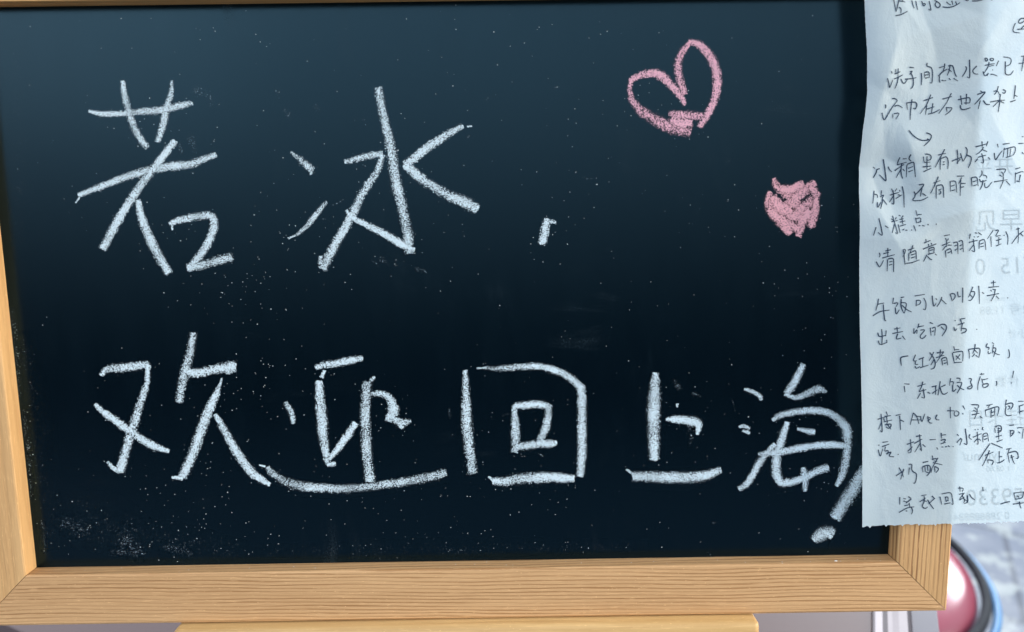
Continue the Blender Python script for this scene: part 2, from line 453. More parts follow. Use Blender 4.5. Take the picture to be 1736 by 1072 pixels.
chalk('chalk_character', '148,345,26 185,308,46 260,300,58 340,290,60 415,282,54 432,296,40; 430,290,34 428,380,36 400,470,50 370,560,58 345,650,62 315,740,62 290,830,62 262,930,62; 185,868,16 220,905,30 260,925,40;'
      '112,518,24 160,565,42 230,615,48 310,675,50 400,735,50 480,780,48 560,805,22; 708,90,40 690,190,52 665,290,58 640,400,58 620,505,52;'
      '670,325,50 740,330,58 830,310,58 900,300,70 960,295,74; 920,315,40 915,335,40; 872,395,16 845,460,46 800,560,64 750,690,64 700,830,66 640,960,54; 575,963,12 640,965,36;'
      '880,360,10 870,400,12; 840,580,22 880,650,46 940,760,54 1010,870,58 1080,950,54 1170,1008,26', D)
chalk('chalk_character', '215,405,30 240,450,42 262,500,44 265,548,28; 418,172,32 470,155,48 560,143,54 650,125,54 735,108,36; 480,190,18 455,238,30; 440,262,50 445,370,68 455,480,80 465,600,74 480,720,62 500,818,44;'
      '495,825,26 550,820,32; 510,790,26 570,715,46 640,620,56 685,545,46; 815,235,18 790,262,30; 765,268,74 757,380,72 752,500,74 757,650,76 768,800,74 785,935,74;'
      '790,350,22 840,347,44 900,365,52 935,420,74 935,480,84 905,518,54; 890,515,36 950,525,50 1000,545,60 1060,530,18; 985,560,40 1005,582,26;'
      '35,830,7 80,838,10; 90,840,36 140,895,58 230,945,66 350,975,66 500,985,62 650,985,58 780,975,56 900,958,62 1050,935,64 1200,905,66 1292,880,64', E_)
chalk('chalk_character', '153,190,30 158,300,52 160,420,68 165,560,78 180,700,74 205,885,70; 230,178,6 285,174,10; 285,172,20 370,180,36 460,172,48 560,166,50 650,165,48 740,185,52 820,218,54 890,265,58 930,312,68;'
      '934,292,58 940,400,66 938,530,66 940,660,66 938,780,66 927,905,48; 310,905,8 340,930,22; 338,935,44 420,938,66 520,920,74 620,915,78 720,910,72 800,915,68 885,920,48;'
      '482,420,24 488,500,48 492,600,66 490,740,54; 485,430,34 560,425,56 640,420,56 710,432,52; 714,425,50 712,500,56 690,590,62 652,665,52; 480,705,54 560,700,58 650,685,62 720,685,58 770,680,26', F_)
chalk('chalk_character', '250,130,38 245,220,64 240,330,74 240,450,68 243,580,54; 303,370,14 350,370,42 420,378,50 470,395,50 465,450,14; 98,630,10 125,650,12; 130,668,50 200,668,58 300,672,64 400,672,64 500,665,58 588,634,34;'
      '362,290,12 362,310,10', G)
chalk('chalk_character', '710,215,14 750,225,22 790,250,24 798,272,16; 680,410,10 712,408,24 738,420,16; 700,430,12 738,442,24; 1018,85,34 990,140,42 955,205,46 925,238,24;'
      '920,240,18 980,258,28 1040,235,42 1100,215,46 1138,232,16; 855,375,18 900,350,38 970,335,38 1060,325,40 1140,335,40 1200,370,44 1240,420,58 1245,475,54; 1248,480,48 1240,560,46 1225,640,48 1190,718,22;'
      '935,385,26 910,460,42 885,540,46 875,610,52 880,660,52 905,700,46 960,695,42 1030,670,38 1090,640,42 1145,620,46; 985,420,12 1030,430,28 1075,438,32;'
      '785,552,20 880,545,42 980,525,42 1080,508,38 1170,503,38 1252,512,34; 870,500,24 800,580,42 760,650,40 720,710,38 680,732,26; 1015,622,26 1025,670,46 1025,745,20', G)
chalk('chalk_exclamation_mark', '1350,610,60 1290,710,76 1240,790,78 1182,882,70; 1072,1000,44 1105,972,78 1150,958,74 1176,968,44; 1120,950,40 1165,985,30', G)

# half-wiped traces of older chalk; the left-edge ones also paint in the rail's reflection
for x, y, dx, dy, w in ((330, 140, 8, 30, 26), (350, 150, 10, 36, 18), (318, 225, 14, 40, 20), (300, 240, 10, 26, 12), (640, 435, 20, 18, 14), (700, 455, 26, 8, 10),
                        (1140, 640, 14, 26, 16), (1165, 700, 6, 60, 16), (1170, 665, 20, 10, 14), (90, 880, 70, 26, 44), (190, 905, 60, 40, 50),
                        (180, 935, 70, 4, 18), (270, 925, 60, 16, 20), (480, 180, 12, 24, 14), (530, 175, 16, 20, 12), (465, 150, 8, 20, 10), (1200, 935, 8, 16, 6), (560, 350, 26, -14, 5),
                        (545, 370, 22, 12, 4), (1085, 320, 4, 16, 3), (20, 520, 14, 160, 16), (40, 690, 12, 160, 16), (70, 880, 6, 60, 12), (628, 440, 14, 14, 8), (830, 710, 10, -6, 8), (850, 705, 16, -4, 6),
                        (985, 300, 20, 4, 5), (930, 150, 24, -4, 5), (1040, 210, 12, 2, 5), (1230, 275, 10, -6, 4), (760, 690, 2, 22, 8), (1238, 672, 9, 30, 3), (1344, 360, 8, -10, 6), (610, 200, 10, 6, 6), (820, 170, 20, -6, 8)):
    layer[0] += 1; S = Strokes()
    S.add(smooth_path([(x, y, w), (x + dx * .5 + 2, y + dy * .5, w * 1.1), (x + dx, y + dy, w * .7)], 2), on_panel, .00004 + layer[0] * 1e-6)
    S.build('chalk_smudge_and_sheen', M_FAINT, panel)

for x, y, x2, y2, w in ((38, 560, 84, 935, 66), (120, 905, 420, 936, 80), (90, 860, 260, 915, 110), (20, 60, 30, 420, 50), (430, 935, 1100, 925, 40)):  # pale strips along the edges: chalk dust plus a painted reflection of the rails
    layer[0] += 1; S = Strokes()
    S.add(smooth_path([(x, y, w * .6), ((x + x2) / 2 + 6, (y + y2) / 2, w), (x2, y2, w * .5)], 4), on_panel, .00003 + layer[0] * 1e-6)
    S.build('chalk_smudge_and_sheen', M_FILM, panel)

# crumbs of chalk caught on the board
bm = bmesh.new()
def crumb(px, py, r):
    c = board_pt(px, py, 0)
    if not (.001 < c.x < W - .001 and .0008 < c.y < H - .001): return
    n = rng.randint(4, 6); a0 = rng.uniform(0, 6.28); el = rng.uniform(.5, 1)
    base = [bm.verts.new((c.x + r * rng.uniform(.6, 1.2) * math.cos(a0 + 6.28 * i / n), c.y + el * r * rng.uniform(.6, 1.2) * math.sin(a0 + 6.28 * i / n), 0)) for i in range(n)]
    top = bm.verts.new((c.x, c.y, r * .7))
    for i in range(n): bm.faces.new((base[i], base[(i + 1) % n], top))
MM = .001
for _ in range(300):
    crumb(rng.uniform(20, 1460), rng.uniform(15, 945), rng.choice((.06, .07, .08, .10, .12, .16)) * MM)
for _ in range(430):
    p = rng.choice(ALLPTS); s = abs(rng.gauss(0, 26))
    crumb(p[0] + rng.gauss(0, 24), p[1] + s - 8, rng.choice((.08, .10, .11, .14, .2)) * MM)
for cx, cy, sx_, sy_, n in ((150, 900, 90, 40, 40), (400, 500, 60, 30, 40), (440, 640, 30, 50, 36), (350, 800, 40, 60, 40), (700, 860, 160, 40, 60), (960, 190, 130, 120, 60), (1100, 560, 200, 120, 50), (560, 400, 90, 50, 40),
                            (40, 760, 18, 110, 40), (1400, 520, 40, 60, 30), (700, 925, 420, 16, 60), (320, 900, 60, 40, 40)):
    for _ in range(n): crumb(rng.gauss(cx, sx_), rng.gauss(cy, sy_), rng.choice((.09, .11, .14, .18)) * MM)
for x, y, r in ((1012, 313, .34), (560, 955, .2), (1122, 928, .2)): crumb(x, y, r * MM)
dust = from_bm('chalk_dust', bm, M_DUST, panel); dust['kind'] = 'stuff'

bm = bmesh.new()
for k in range(46):
    x = rng.uniform(.005, W - .005); z = rng.uniform(.0006, .0054); r = rng.choice((.07, .09, .12, .15)) * MM
    if k == 0: x, z, r = .2795, .0045, .55 * MM
    n = 5; a0 = rng.uniform(0, 6); el = .35 if k == 0 else 1
    base = [bm.verts.new((x + r * 1.6 * rng.uniform(.7, 1.2) * math.cos(a0 + 6.28 * i / n), .00002, z + el * r * math.sin(a0 + 6.28 * i / n))) for i in range(n)]
    top = bm.verts.new((x, r * .6, z))
    for i in range(n): bm.faces.new((base[i], base[(i + 1) % n], top))
lip = from_bm('chalk_dust', bm, M_DUST, lower_rail); lip['kind'] = 'stuff'

# ------------------------------------------------------------------ paper note
note = empty('paper_note', BOARD @ Matrix.Translation((.30, .10, .0075)), 'torn white receipt paper covered in handwriting hanging over the right side of the board', 'note')
NOTE_INV = Matrix.Translation((-.30, -.10, -.0075))
def paper_z(x, y):
    """rise of the sheet over the panel in board axes: curl at the free edge plus crumpling, strongest near the top"""
    up = min(1, max(0, (y - .10) / .08))
    z = .0078 + .0011 * math.exp(-((x - .283) / .006) ** 2) * (.6 + .4 * math.sin(y * 42))
    z += .0005 * noise.noise((x * 40, y * 28, 3.1)) * (.35 + .65 * up)
    for cx, cy, nx, ny, sg, sl in CREASES:
        dx, dy = x - cx, y - cy
        w = math.exp(-(dx * dx + dy * dy) / (sg * sg))
        if w > .01: z += sl * (abs(dx * nx + dy * ny) - .5 * sg) * w
    return max(z, .0066)
_c = random.Random(21); CREASES = []
for _ in range(34):
    an = _c.uniform(0, math.pi); cy = .192 - .085 * _c.random() ** 1.3
    CREASES.append((_c.uniform(.275, .355), cy, math.cos(an), math.sin(an), _c.uniform(.006, .018), _c.choice((-1, 1)) * _c.uniform(.06, .17)))
for _ in range(9):
    an = _c.uniform(-.5, .5)
    CREASES.append((_c.uniform(.285, .35), _c.uniform(.02, .12), math.cos(an), math.sin(an), _c.uniform(.012, .03), _c.choice((-1, 1)) * _c.uniform(.02, .05)))
LEFT = [(-260, 1452), (-60, 1461), (0, 1464), (40, 1466), (90, 1468.5), (155, 1469), (185, 1466), (220, 1461.5), (270, 1459), (330, 1457.5), (430, 1457), (520, 1457.5), (620, 1459), (720, 1460), (820, 1460.5), (893, 1461)]
def left_px(y):
    for (a, b), (c, d) in zip(LEFT, LEFT[1:]):
        if y <= c: return b + (d - b) * (y - a) / (c - a)
    return LEFT[-1][1]
def on_paper(px, py, lift=0.):
    p = board_pt(px, py, .0082)
    return NOTE_INV @ Vector((p.x, p.y, paper_z(p.x, p.y) + lift))
NX, NY = 150, 380
verts = []; faces = []
for j in range(NY + 1):
    for i in range(NX + 1):
        u = i / NX; v = j / NY
        yb = 893 - 8 * (u * 420 / 275) + 1.6 * noise.noise((u * 60, 1.5, 0)) + 1.1 * noise.noise((u * 160, 4.5, 0)) + (3.0 if abs((u * 15) % 1 - .5) < .03 else 0)
        py = -260 + (yb + 260) * v
        px = left_px(py) + u * 420 + (.35 * noise.noise((py * .2, 7, 0)) if i == 0 else 0)
        verts.append(tuple(on_paper(px, py)))
for j in range(NY):
    for i in range(NX):
        a = j * (NX + 1) + i; faces.append((a, a + 1, a + NX + 2, a + NX + 1))
me = bpy.data.meshes.new('paper_sheet'); me.from_pydata(verts, [], faces)
sheet = link('paper_sheet', me, M_PAPER, note, smooth=True)

def pen(text, crop, width=2.15, name='handwritten_line'):
    ox, oy, sc = crop
    S = Strokes()
    for ch in text.split('|'):
        for st in ch.split(';'):
            pts = [tuple(float(q) for q in p.split(',')) for p in st.split()]
            if not pts: continue
            w0 = width * rng.uniform(.88, 1.1); n = len(pts)
            q = [(ox + a / sc, oy + b / sc, w0 * (.95 if i < n - 1 else .62) * rng.uniform(.9, 1.1)) for i, (a, b) in enumerate(pts)]
            if len(q) == 1: q = [(q[0][0] - 1, q[0][1], w0), (q[0][0] + 1, q[0][1] + .5, w0)]
            # pen corners stay crisp: mostly straight pieces with a little rounding
            path = []
            for p, r in zip(q, q[1:]):
                m = max(2, int(math.hypot(r[0] - p[0], r[1] - p[1]) / 3))
                path += [[p[k] + (r[k] - p[k]) * i / m for k in range(3)] for i in range(m)]
            path.append(list(q[-1]))
            for _ in range(2):
                path = [path[0]] + [[(a[k] + 2 * b[k] + c[k]) / 4 for k in range(3)] for a, b, c in zip(path, path[1:], path[2:])] + [path[-1]]
            S.add(path, on_paper, .00012)
    return S.build(name, M_INK, sheet)

K1 = 6.944; K2 = 6.677
pen('185,0 200,80 213,150; 255,0 235,70 213,150; 262,20 335,28; 300,-20 300,30; 250,95 285,105 270,165; 205,195 270,185 355,140|430,0 440,60 455,95; 485,0 490,60 500,110; 560,0 575,30 570,70 610,40 600,25 570,30; 650,0 660,60 665,125 635,95|'
    '715,-10 740,5 790,40 745,95 705,40 740,5; 800,70 850,85 930,70 1000,25; 850,10 870,40 900,50; 910,0 920,50; 950,10 965,45|1055,-10 1075,15 1100,-10; 1130,10 1190,15 1250,0; 1340,0 1355,8', (1486, 0, K1))
pen('1630,275 1605,330 1600,380 1690,390; 1740,225 1700,210 1660,250 1665,285 1720,270 1740,240; 1740,300 1700,340; 1655,348 1740,343', (1486, 0, K1), name='handwritten_mark')
pen('145,262 155,290; 95,345 120,400 130,465 165,360; 200,235 205,280; 185,290 215,285 265,260; 235,225 235,330; 180,350 250,325 300,295; 240,330 225,400 200,460; 275,345 300,400 330,395 365,340|'
    '385,205 445,208; 395,255 440,240 390,290; 330,345 400,340 480,322; 400,265 430,300 445,380 440,430 405,458|545,265 550,330 545,410; 615,145 605,190 680,190 690,250 685,390 655,375; 585,270 590,320; 580,260 640,240 655,280 650,320; 590,290 640,280; 595,325 640,315|'
    '765,200 830,180; 830,150 825,220 800,260; 760,300 800,250 860,215; 870,180 925,165 930,220 955,300 970,305; 890,165 885,230 860,290; 870,215 910,250; 775,300 765,350 780,375; 800,340 805,355 850,350; 880,325 900,345; 930,325 980,358|'
    '1105,110 1110,220 1110,340 1080,310; 1060,190 1080,200 1065,250 1025,310; 1190,185 1145,230 1140,250 1165,285 1205,280|1280,95 1290,135 1315,130 1310,90 1280,95; 1340,100 1345,130 1385,125 1385,90 1340,100; 1280,180 1340,165 1395,160; 1330,140 1325,190 1270,270; 1330,190 1385,180; 1440,125 1410,190; 1260,250 1275,320 1310,280; 1320,270 1300,305; 1340,290 1360,280 1415,310; 1365,230 1370,240|'
    '1495,80 1590,95 1575,175 1510,195; 1515,135 1510,220 1500,295 1570,300 1605,245|1700,75 1745,72; 1670,160 1745,150; 1736,80 1720,160 1708,250', (1486, 85, K1))
pen('90,265 100,285 90,310; 48,360 75,460 110,400 180,290 245,215; 175,195 215,185 245,215; 205,285 250,260 310,300; 185,375 185,425; 200,370 275,355 220,435|360,235 370,325; 360,240 470,225 495,250 470,320 440,300; 425,195 410,320 395,440|'
    '575,210 690,170; 665,135 610,260 525,365; 610,265 590,375; 610,310 700,280; 685,240 660,360; 620,370 690,355 760,315|800,190 910,160; 905,120 850,230 745,365; 840,285 845,340; 835,295 920,290 870,350 820,380|'
    '975,200 1040,185 1110,170 1100,240; 1005,150 1010,190 1015,260; 1070,130 1060,260; 1000,265 1000,320 1050,320 1110,295; 1040,240 1100,240|1215,100 1245,120; 1180,145 1280,105 1200,200 1150,260; 1210,215 1190,315; 1240,215 1275,270 1320,262|'
    '1355,110 1410,95 1430,150; 1415,50 1400,110 1365,150; 1470,90 1520,95 1490,145 1465,120; 1440,140 1440,250 1430,350; 1320,235 1420,215 1505,210; 1430,220 1360,290; 1450,225 1500,245|1630,35 1625,120 1620,195; 1625,150 1665,165; 1575,228 1600,225 1645,205', (1486, 140, K1))
pen('370,565 420,630 490,675 560,688 620,675; 585,595 640,605 655,640 620,690 550,750; 590,665 620,675', (1486, 140, K1), name='handwritten_arrow')
pen('55,355 75,370; 55,475 100,400 85,385 130,370; 170,265 190,400 205,525 125,440; 225,350 240,390 270,410|345,245 330,290 330,330; 375,262 415,262; 450,215 425,265 465,290; 300,395 400,325; 325,330 420,300; 375,310 370,430 390,485; 370,380 315,475; 390,375 410,400; 430,330 425,470; 430,325 495,290 515,470; 440,370 490,350; 445,410 490,390|'
    '595,240 610,300; 615,210 690,215 690,280 640,280; 640,235 640,380; 610,305 680,300; 590,355 690,345; 600,410 690,370|770,220 860,200; 845,155 800,240 735,360; 795,270 795,385; 795,265 870,230 890,290 885,375; 825,300 850,295; 825,330 850,325|'
    '990,160 1000,240 1000,320; 930,290 1000,260 1040,245; 1030,200 1060,290; 1030,260 990,315; 1085,130 1110,150 1105,220 1065,290; 1105,220 1165,240 1150,310 1125,365|1200,125 1270,110 1330,90; 1270,65 1275,135; 1335,65 1320,120; 1290,130 1260,180 1210,215; 1270,155 1330,180; 1230,245 1320,220; 1270,200 1290,260 1300,320 1265,300; 1230,260 1200,300|1345,245 1365,270|'
    '1435,95 1445,135; 1405,195 1420,290 1455,220 1490,170; 1490,100 1570,88; 1510,140 1500,250; 1500,160 1620,125 1645,130 1640,190 1600,230; 1545,150 1545,240; 1580,150 1570,230; 1530,250 1590,230|1680,90 1745,85; 1720,190 1745,210; 1745,10 1725,12', (1476, 230, K2))
pen('60,290 50,350 25,435; 60,330 105,330 95,370; 85,420 75,495 130,420; 150,285 145,340; 130,360 185,330 165,360; 160,360 150,420 115,495; 165,390 205,450|265,265 275,300; 325,265 300,300; 245,340 300,320 350,310; 280,285 290,370 290,455 265,430; 290,340 240,420; 355,280 360,300; 335,335 365,340; 310,380 385,335; 385,240 405,330 400,480|'
    '555,225 620,210 560,300 515,345; 590,260 580,355; 600,320 645,350; 510,300 535,340 485,405 600,400 665,360|720,205 800,175; 775,130 740,220 690,320; 755,240 755,380; 755,235 830,215 840,280 840,370; 780,285 815,270; 785,330 815,320 800,290|'
    '915,185 920,300; 915,185 970,175 985,190 990,310; 925,240 970,225; 930,290 975,280; 995,125 1080,122; 1050,140 1015,210; 1040,165 1025,350; 1040,210 1095,205; 1040,250 1075,245|1160,140 1165,240; 1160,145 1225,125 1235,240; 1175,190 1220,175; 1180,235 1225,220; 1275,60 1290,100 1250,140; 1290,110 1340,120 1330,150; 1250,155 1260,200 1330,170; 1290,170 1285,220 1250,280; 1310,200 1300,250 1330,265 1390,190|'
    '1435,50 1550,40 1520,90; 1490,75 1505,95; 1470,110 1500,130; 1410,190 1560,165; 1510,90 1515,180 1475,265; 1545,180 1590,230|1640,45 1700,28; 1645,85 1645,205; 1645,100 1720,70 1742,80; 1660,180 1700,190; 1700,110 1690,180', (1476, 280, K2))
pen('85,135 105,240 120,340 70,295; 50,235 20,330; 150,220 185,245|235,140 260,165; 300,125 280,150; 230,175 310,160; 255,105 275,220 295,325 265,295; 265,200 225,300; 330,100 350,110; 380,105 360,130; 330,150 380,140; 330,180 395,165; 360,125 365,205; 325,225 400,205; 310,205 320,300; 350,270 375,255; 385,270 410,270; 452,265 462,272|'
    '525,45 535,110; 540,95 585,90; 515,130 520,190; 520,140 580,125 560,185; 530,185 575,170; 485,215 505,280; 540,220 560,220; 580,215 610,225; 640,205 655,210|735,200 745,204', (1476, 350, K2))
pen('90,325 105,355 90,375; 60,425 100,500 140,410; 155,305 215,290; 180,270 185,365; 135,335 195,320; 125,385 260,345; 185,400 185,535; 190,395 250,380 260,545; 205,430 240,420; 205,465 240,455|350,285 385,460; 355,290 380,275 375,330 350,370; 405,295 480,270; 465,240 430,330; 420,330 425,420; 430,330 505,290 515,400; 450,350 500,335; 450,385 500,370; 390,445 460,440 555,405|'
    '620,170 625,205; 600,215 680,185; 590,285 750,225; 655,225 660,250; 690,215 695,235; 660,280 665,335; 660,280 730,255 720,320; 670,300 715,290; 650,345 730,325; 640,350 600,425; 645,365 690,410 700,400; 735,340 755,355|'
    '835,135 905,122; 855,160 865,185; 890,165 880,185; 815,245 910,205; 870,180 870,265; 860,250 820,300; 880,240 930,240; 855,300 860,380; 865,300 920,270 930,340; 880,330 925,310; 945,215 1000,195 1000,340; 960,250 990,240; 965,300 990,280; 1010,200 1055,175 1065,320; 1020,250 1050,235; 1025,290 1055,275|'
    '1145,110 1135,170; 1195,100 1225,105; 1185,145 1200,150; 1235,95 1275,125; 1225,150 1245,140; 1130,210 1230,185; 1180,170 1190,260 1200,330 1160,300; 1190,230 1130,305; 1250,200 1245,285; 1250,195 1310,165 1325,295; 1260,230 1300,215; 1260,260 1305,250|'
    '1405,70 1340,170; 1380,140 1385,260; 1430,75 1475,60 1430,140; 1440,140 1490,130; 1470,150 1470,230; 1440,190 1500,170; 1440,250 1500,225; 1525,125 1530,135; 1545,85 1575,150 1570,235|1660,60 1700,50; 1680,40 1690,130 1685,220; 1680,130 1615,225; 1690,120 1742,80; 1710,110 1742,140', (1476, 380, K2))
pen('95,245 85,310 65,380; 80,310 160,295; 30,440 110,390 220,375; 150,310 155,400 165,500 182,495|265,235 255,305; 265,300 325,285 290,340; 285,345 290,435 330,370; 345,235 385,225; 350,250 345,340 380,410; 350,290 415,290 385,410; 360,320 410,370 465,395|'
    '500,215 615,195; 520,260 515,330; 520,265 575,255 565,310 520,320; 600,235 630,290 620,380 590,360|695,210 700,270 710,345 740,290; 735,240 750,260; 805,225 780,290 745,335; 800,255 855,305|900,190 920,270; 905,190 955,180 965,225 925,265; 985,165 990,235 1020,215; 1045,120 1045,200 1040,290|'
    '1165,110 1145,160 1110,230; 1145,165 1200,160 1170,230 1130,275 1110,260; 1130,200 1160,230; 1235,100 1240,200 1240,305; 1275,175 1300,190|1380,70 1440,60; 1410,40 1410,110; 1350,120 1475,110; 1375,150 1390,165; 1400,140 1440,150; 1430,140 1420,210; 1330,215 1475,190; 1425,200 1380,275; 1440,215 1475,250|1570,238 1580,241', (1476, 470, K2))
pen('130,190 135,290 130,370; 85,230 90,280 180,260; 180,205 175,270; 90,320 100,375 190,340; 185,310 190,345|270,190 340,175; 300,165 310,230; 250,240 370,215; 310,240 285,310 350,290; 360,265 395,310|490,180 485,240; 490,240 530,180 520,240; 545,125 530,180; 540,160 600,150; 560,200 620,190 550,270 570,300 600,290 625,255|'
    '665,112 700,125; 670,170 680,260; 690,180 730,150 720,260; 690,215 715,205; 750,160 800,125 855,135 850,190 800,265; 790,160 825,195|945,85 955,95; 935,160 945,220 970,180; 1005,75 1070,65; 1010,75 1030,130; 980,140 1060,115; 1035,120 1020,210; 1020,180 1090,180 1080,220 1020,235|1200,190 1210,195', (1476, 530, K2))
pen('430,225 335,240 345,280 352,338|510,210 490,260 480,290 525,280; 510,290 500,330 540,320; 505,340 515,380 560,345; 545,265 605,240; 590,250 590,350; 560,360 655,330|710,180 690,230 660,280; 665,185 710,240 735,310 720,370 680,375; 720,260 680,330; 745,190 825,175; 785,150 780,230; 735,245 830,215; 820,180 740,300; 800,255 815,330; 800,255 855,230 870,330; 820,280 850,270; 825,310 860,300|'
    '935,115 945,165; 945,155 1000,150; 920,190 935,260 945,300; 925,185 1045,165 1040,285; 960,220 1010,265; 1010,205 960,270; 940,300 1030,295|1105,150 1120,200 1115,255; 1105,150 1245,135 1240,200 1225,245; 1185,90 1180,150 1155,200; 1180,160 1215,195; 1180,200 1150,235; 1190,215 1215,240|'
    '1330,85 1300,135 1360,125 1340,160; 1340,170 1330,215 1370,190; 1385,75 1410,95; 1400,100 1385,200; 1390,140 1440,130 1400,240; 1395,170 1430,210 1475,215|1575,155 1590,210 1580,255 1560,250', (1476, 570, K2))
pen('445,180 385,175; 385,200 395,270|535,205 625,175; 595,150 575,230 550,260; 550,265 635,240; 600,230 610,300 625,350 580,325; 570,280 535,345; 650,270 680,285|740,200 740,300; 695,210 750,195; 700,285 760,240; 790,145 780,220 765,305; 850,185 790,215; 790,220 810,290 840,300 875,270|'
    '905,110 895,195; 910,150 950,145 930,190; 930,190 930,275 970,230; 970,110 1020,105 1010,140; 975,160 1040,150 1010,230 980,280; 980,190 1020,230 1060,240|1110,115 1155,110 1120,160 1155,185 1150,230 1100,235 1090,215 1150,190|1240,70 1290,62; 1260,50 1255,75; 1245,90 1215,175 1215,245; 1260,115 1275,175; 1270,130 1335,115; 1270,180 1275,215; 1275,180 1345,165 1335,210 1280,220|'
    '1430,145 1440,170 1425,200|1630,30 1615,110; 1600,165 1608,170', (1476, 625, K2))
pen('80,275 170,250; 120,215 130,330 135,435 110,400; 125,310 90,390; 150,265 160,295; 180,190 195,230; 160,245 235,235; 185,235 190,300; 150,305 250,285; 200,290 185,335; 165,340 250,325 215,395 175,360; 190,330 235,390|290,235 350,220; 335,235 345,400; 345,285 385,305|'
    '490,205 455,340; 490,205 530,240 555,330; 470,285 570,285; 525,245 575,245; 570,240 585,320 620,215; 645,265 690,250 680,285 650,295; 655,240 660,310 690,325 705,318; 760,225 735,260 750,285 785,285|905,135 910,265; 870,180 955,180; 960,185 945,215 955,240 985,245 1010,215 1000,185 965,180; 1045,120 1070,165; 1045,205 1050,222|'
    '1140,110 1240,110 1215,150; 1180,140 1195,165; 1165,175 1195,185; 1150,225 1235,205; 1205,150 1210,200 1175,275; 1240,240 1270,265|1315,120 1385,105; 1355,110 1330,150; 1300,175 1310,245; 1300,175 1440,130 1465,140 1440,235; 1370,165 1365,260; 1410,150 1405,230; 1370,200 1410,190; 1375,240 1410,225|'
    '1545,55 1530,130; 1530,110 1620,85 1625,130 1590,165; 1560,130 1590,120 1580,160 1555,165; 1540,130 1525,210 1550,245 1605,230|1680,75 1742,72; 1690,120 1695,220; 1690,130 1742,110; 1700,190 1742,180', (1476, 670, K2))
pen('90,295 98,305; 135,270 205,262; 85,350 110,440 140,340; 130,320 215,290; 170,320 160,370; 165,370 215,355 185,410; 180,400 250,370 200,430 270,435|312,412 322,404|415,295 500,265; 455,235 465,340 470,395 425,390; 425,375 480,320; 520,205 585,195; 500,285 590,235; 560,180 570,300 590,385 565,340; 570,280 505,385; 595,295 630,325|675,243 745,240|'
    '805,165 810,230; 815,190 860,185; 800,250 865,230 830,280; 800,290 860,270; 755,330 770,355; 810,325 830,325; 850,325 870,320; 880,310 905,322|935,320 945,318|985,180 1005,200; 980,275 1030,220; 1020,235 1045,225 1015,305; 1075,115 1090,220 1100,310 1060,280; 1130,180 1105,215 1150,240|'
    '1185,120 1190,132; 1215,118 1225,128; 1275,95 1260,130 1285,130; 1160,215 1260,170; 1210,150 1215,230 1225,305 1205,285; 1215,225 1175,270; 1225,230 1250,250; 1275,180 1275,270; 1275,180 1325,150 1340,260; 1285,205 1320,195; 1290,240 1325,225|'
    '1410,110 1415,165; 1410,100 1450,75 1490,85 1485,150 1440,160; 1440,110 1475,115; 1450,100 1455,240; 1420,210 1490,190; 1430,265 1500,240; 1440,140 1480,135|1575,80 1630,75; 1585,130 1590,210; 1590,140 1640,130 1620,180 1590,200; 1600,170 1620,165; 1665,110 1690,100 1742,110; 1736,120 1720,230; 1680,150 1700,170', (1476, 710, K2))
pen('1355,285 1295,370 1230,475; 1370,280 1430,305 1500,335|1300,420 1395,380; 1350,360 1320,440 1270,540; 1330,465 1335,510; 1335,470 1405,475 1375,530|1460,370 1460,495; 1465,435 1495,430; 1440,505 1480,500 1520,465|1540,350 1600,335; 1575,345 1560,390; 1555,390 1575,500; 1560,390 1660,365 1680,420 1675,460 1650,450; 1590,420 1610,440; 1600,410 1610,470 1635,515; 1590,445 1630,430', (1476, 710, K2))
pen('325,290 350,330 380,400; 380,305 360,370 345,425; 290,385 350,345 385,320|435,255 480,245 465,310 485,345 530,350 520,440 505,475 490,465; 445,290 435,370|595,235 660,220; 590,290 600,345; 590,285 650,260 685,270 680,350 640,385; 620,265 625,340; 650,265 655,330; 635,340 665,350; 705,155 715,210; 700,200 770,180 740,230; 770,180 700,300; 715,235 820,260; 730,275 735,340; 735,280 790,300 745,350; 700,300 690,350; 725,215 760,225', (1476, 750, K2))
pen('335,190 335,275; 375,205 405,212; 375,235 400,240; 430,185 465,205; 465,210 405,260; 400,245 440,240; 385,290 445,275; 325,365 420,310 500,300; 440,255 450,310; 460,300 490,345 465,385; 400,345 420,350|580,175 640,165; 560,245 630,200; 610,180 620,230 580,300 625,330 650,300; 600,230 640,240; 650,220 670,260 720,325; 730,205 660,270; 700,180 735,210|'
    '790,185 810,275; 810,155 920,135 930,200 945,285 920,265; 850,190 860,240; 845,195 890,180 880,225; 855,240 890,225; 840,270 910,255|995,90 1070,85 1040,130; 1015,70 1020,130; 1005,160 1070,145; 1060,150 1010,215; 1040,170 1075,225 1060,255; 1010,225 1070,190; 1100,170 1110,255 1060,265; 1050,200 1100,240; 1125,155 1140,195 1185,222|1275,75 1280,125; 1298,210 1302,218|'
    '1475,270 1530,250 1585,240|1625,145 1645,220; 1625,145 1742,130; 1736,130 1730,200 1650,215; 1660,180 1690,180 1680,200; 1615,270 1742,255; 1690,240 1695,290 1710,318', (1476, 815, K2))

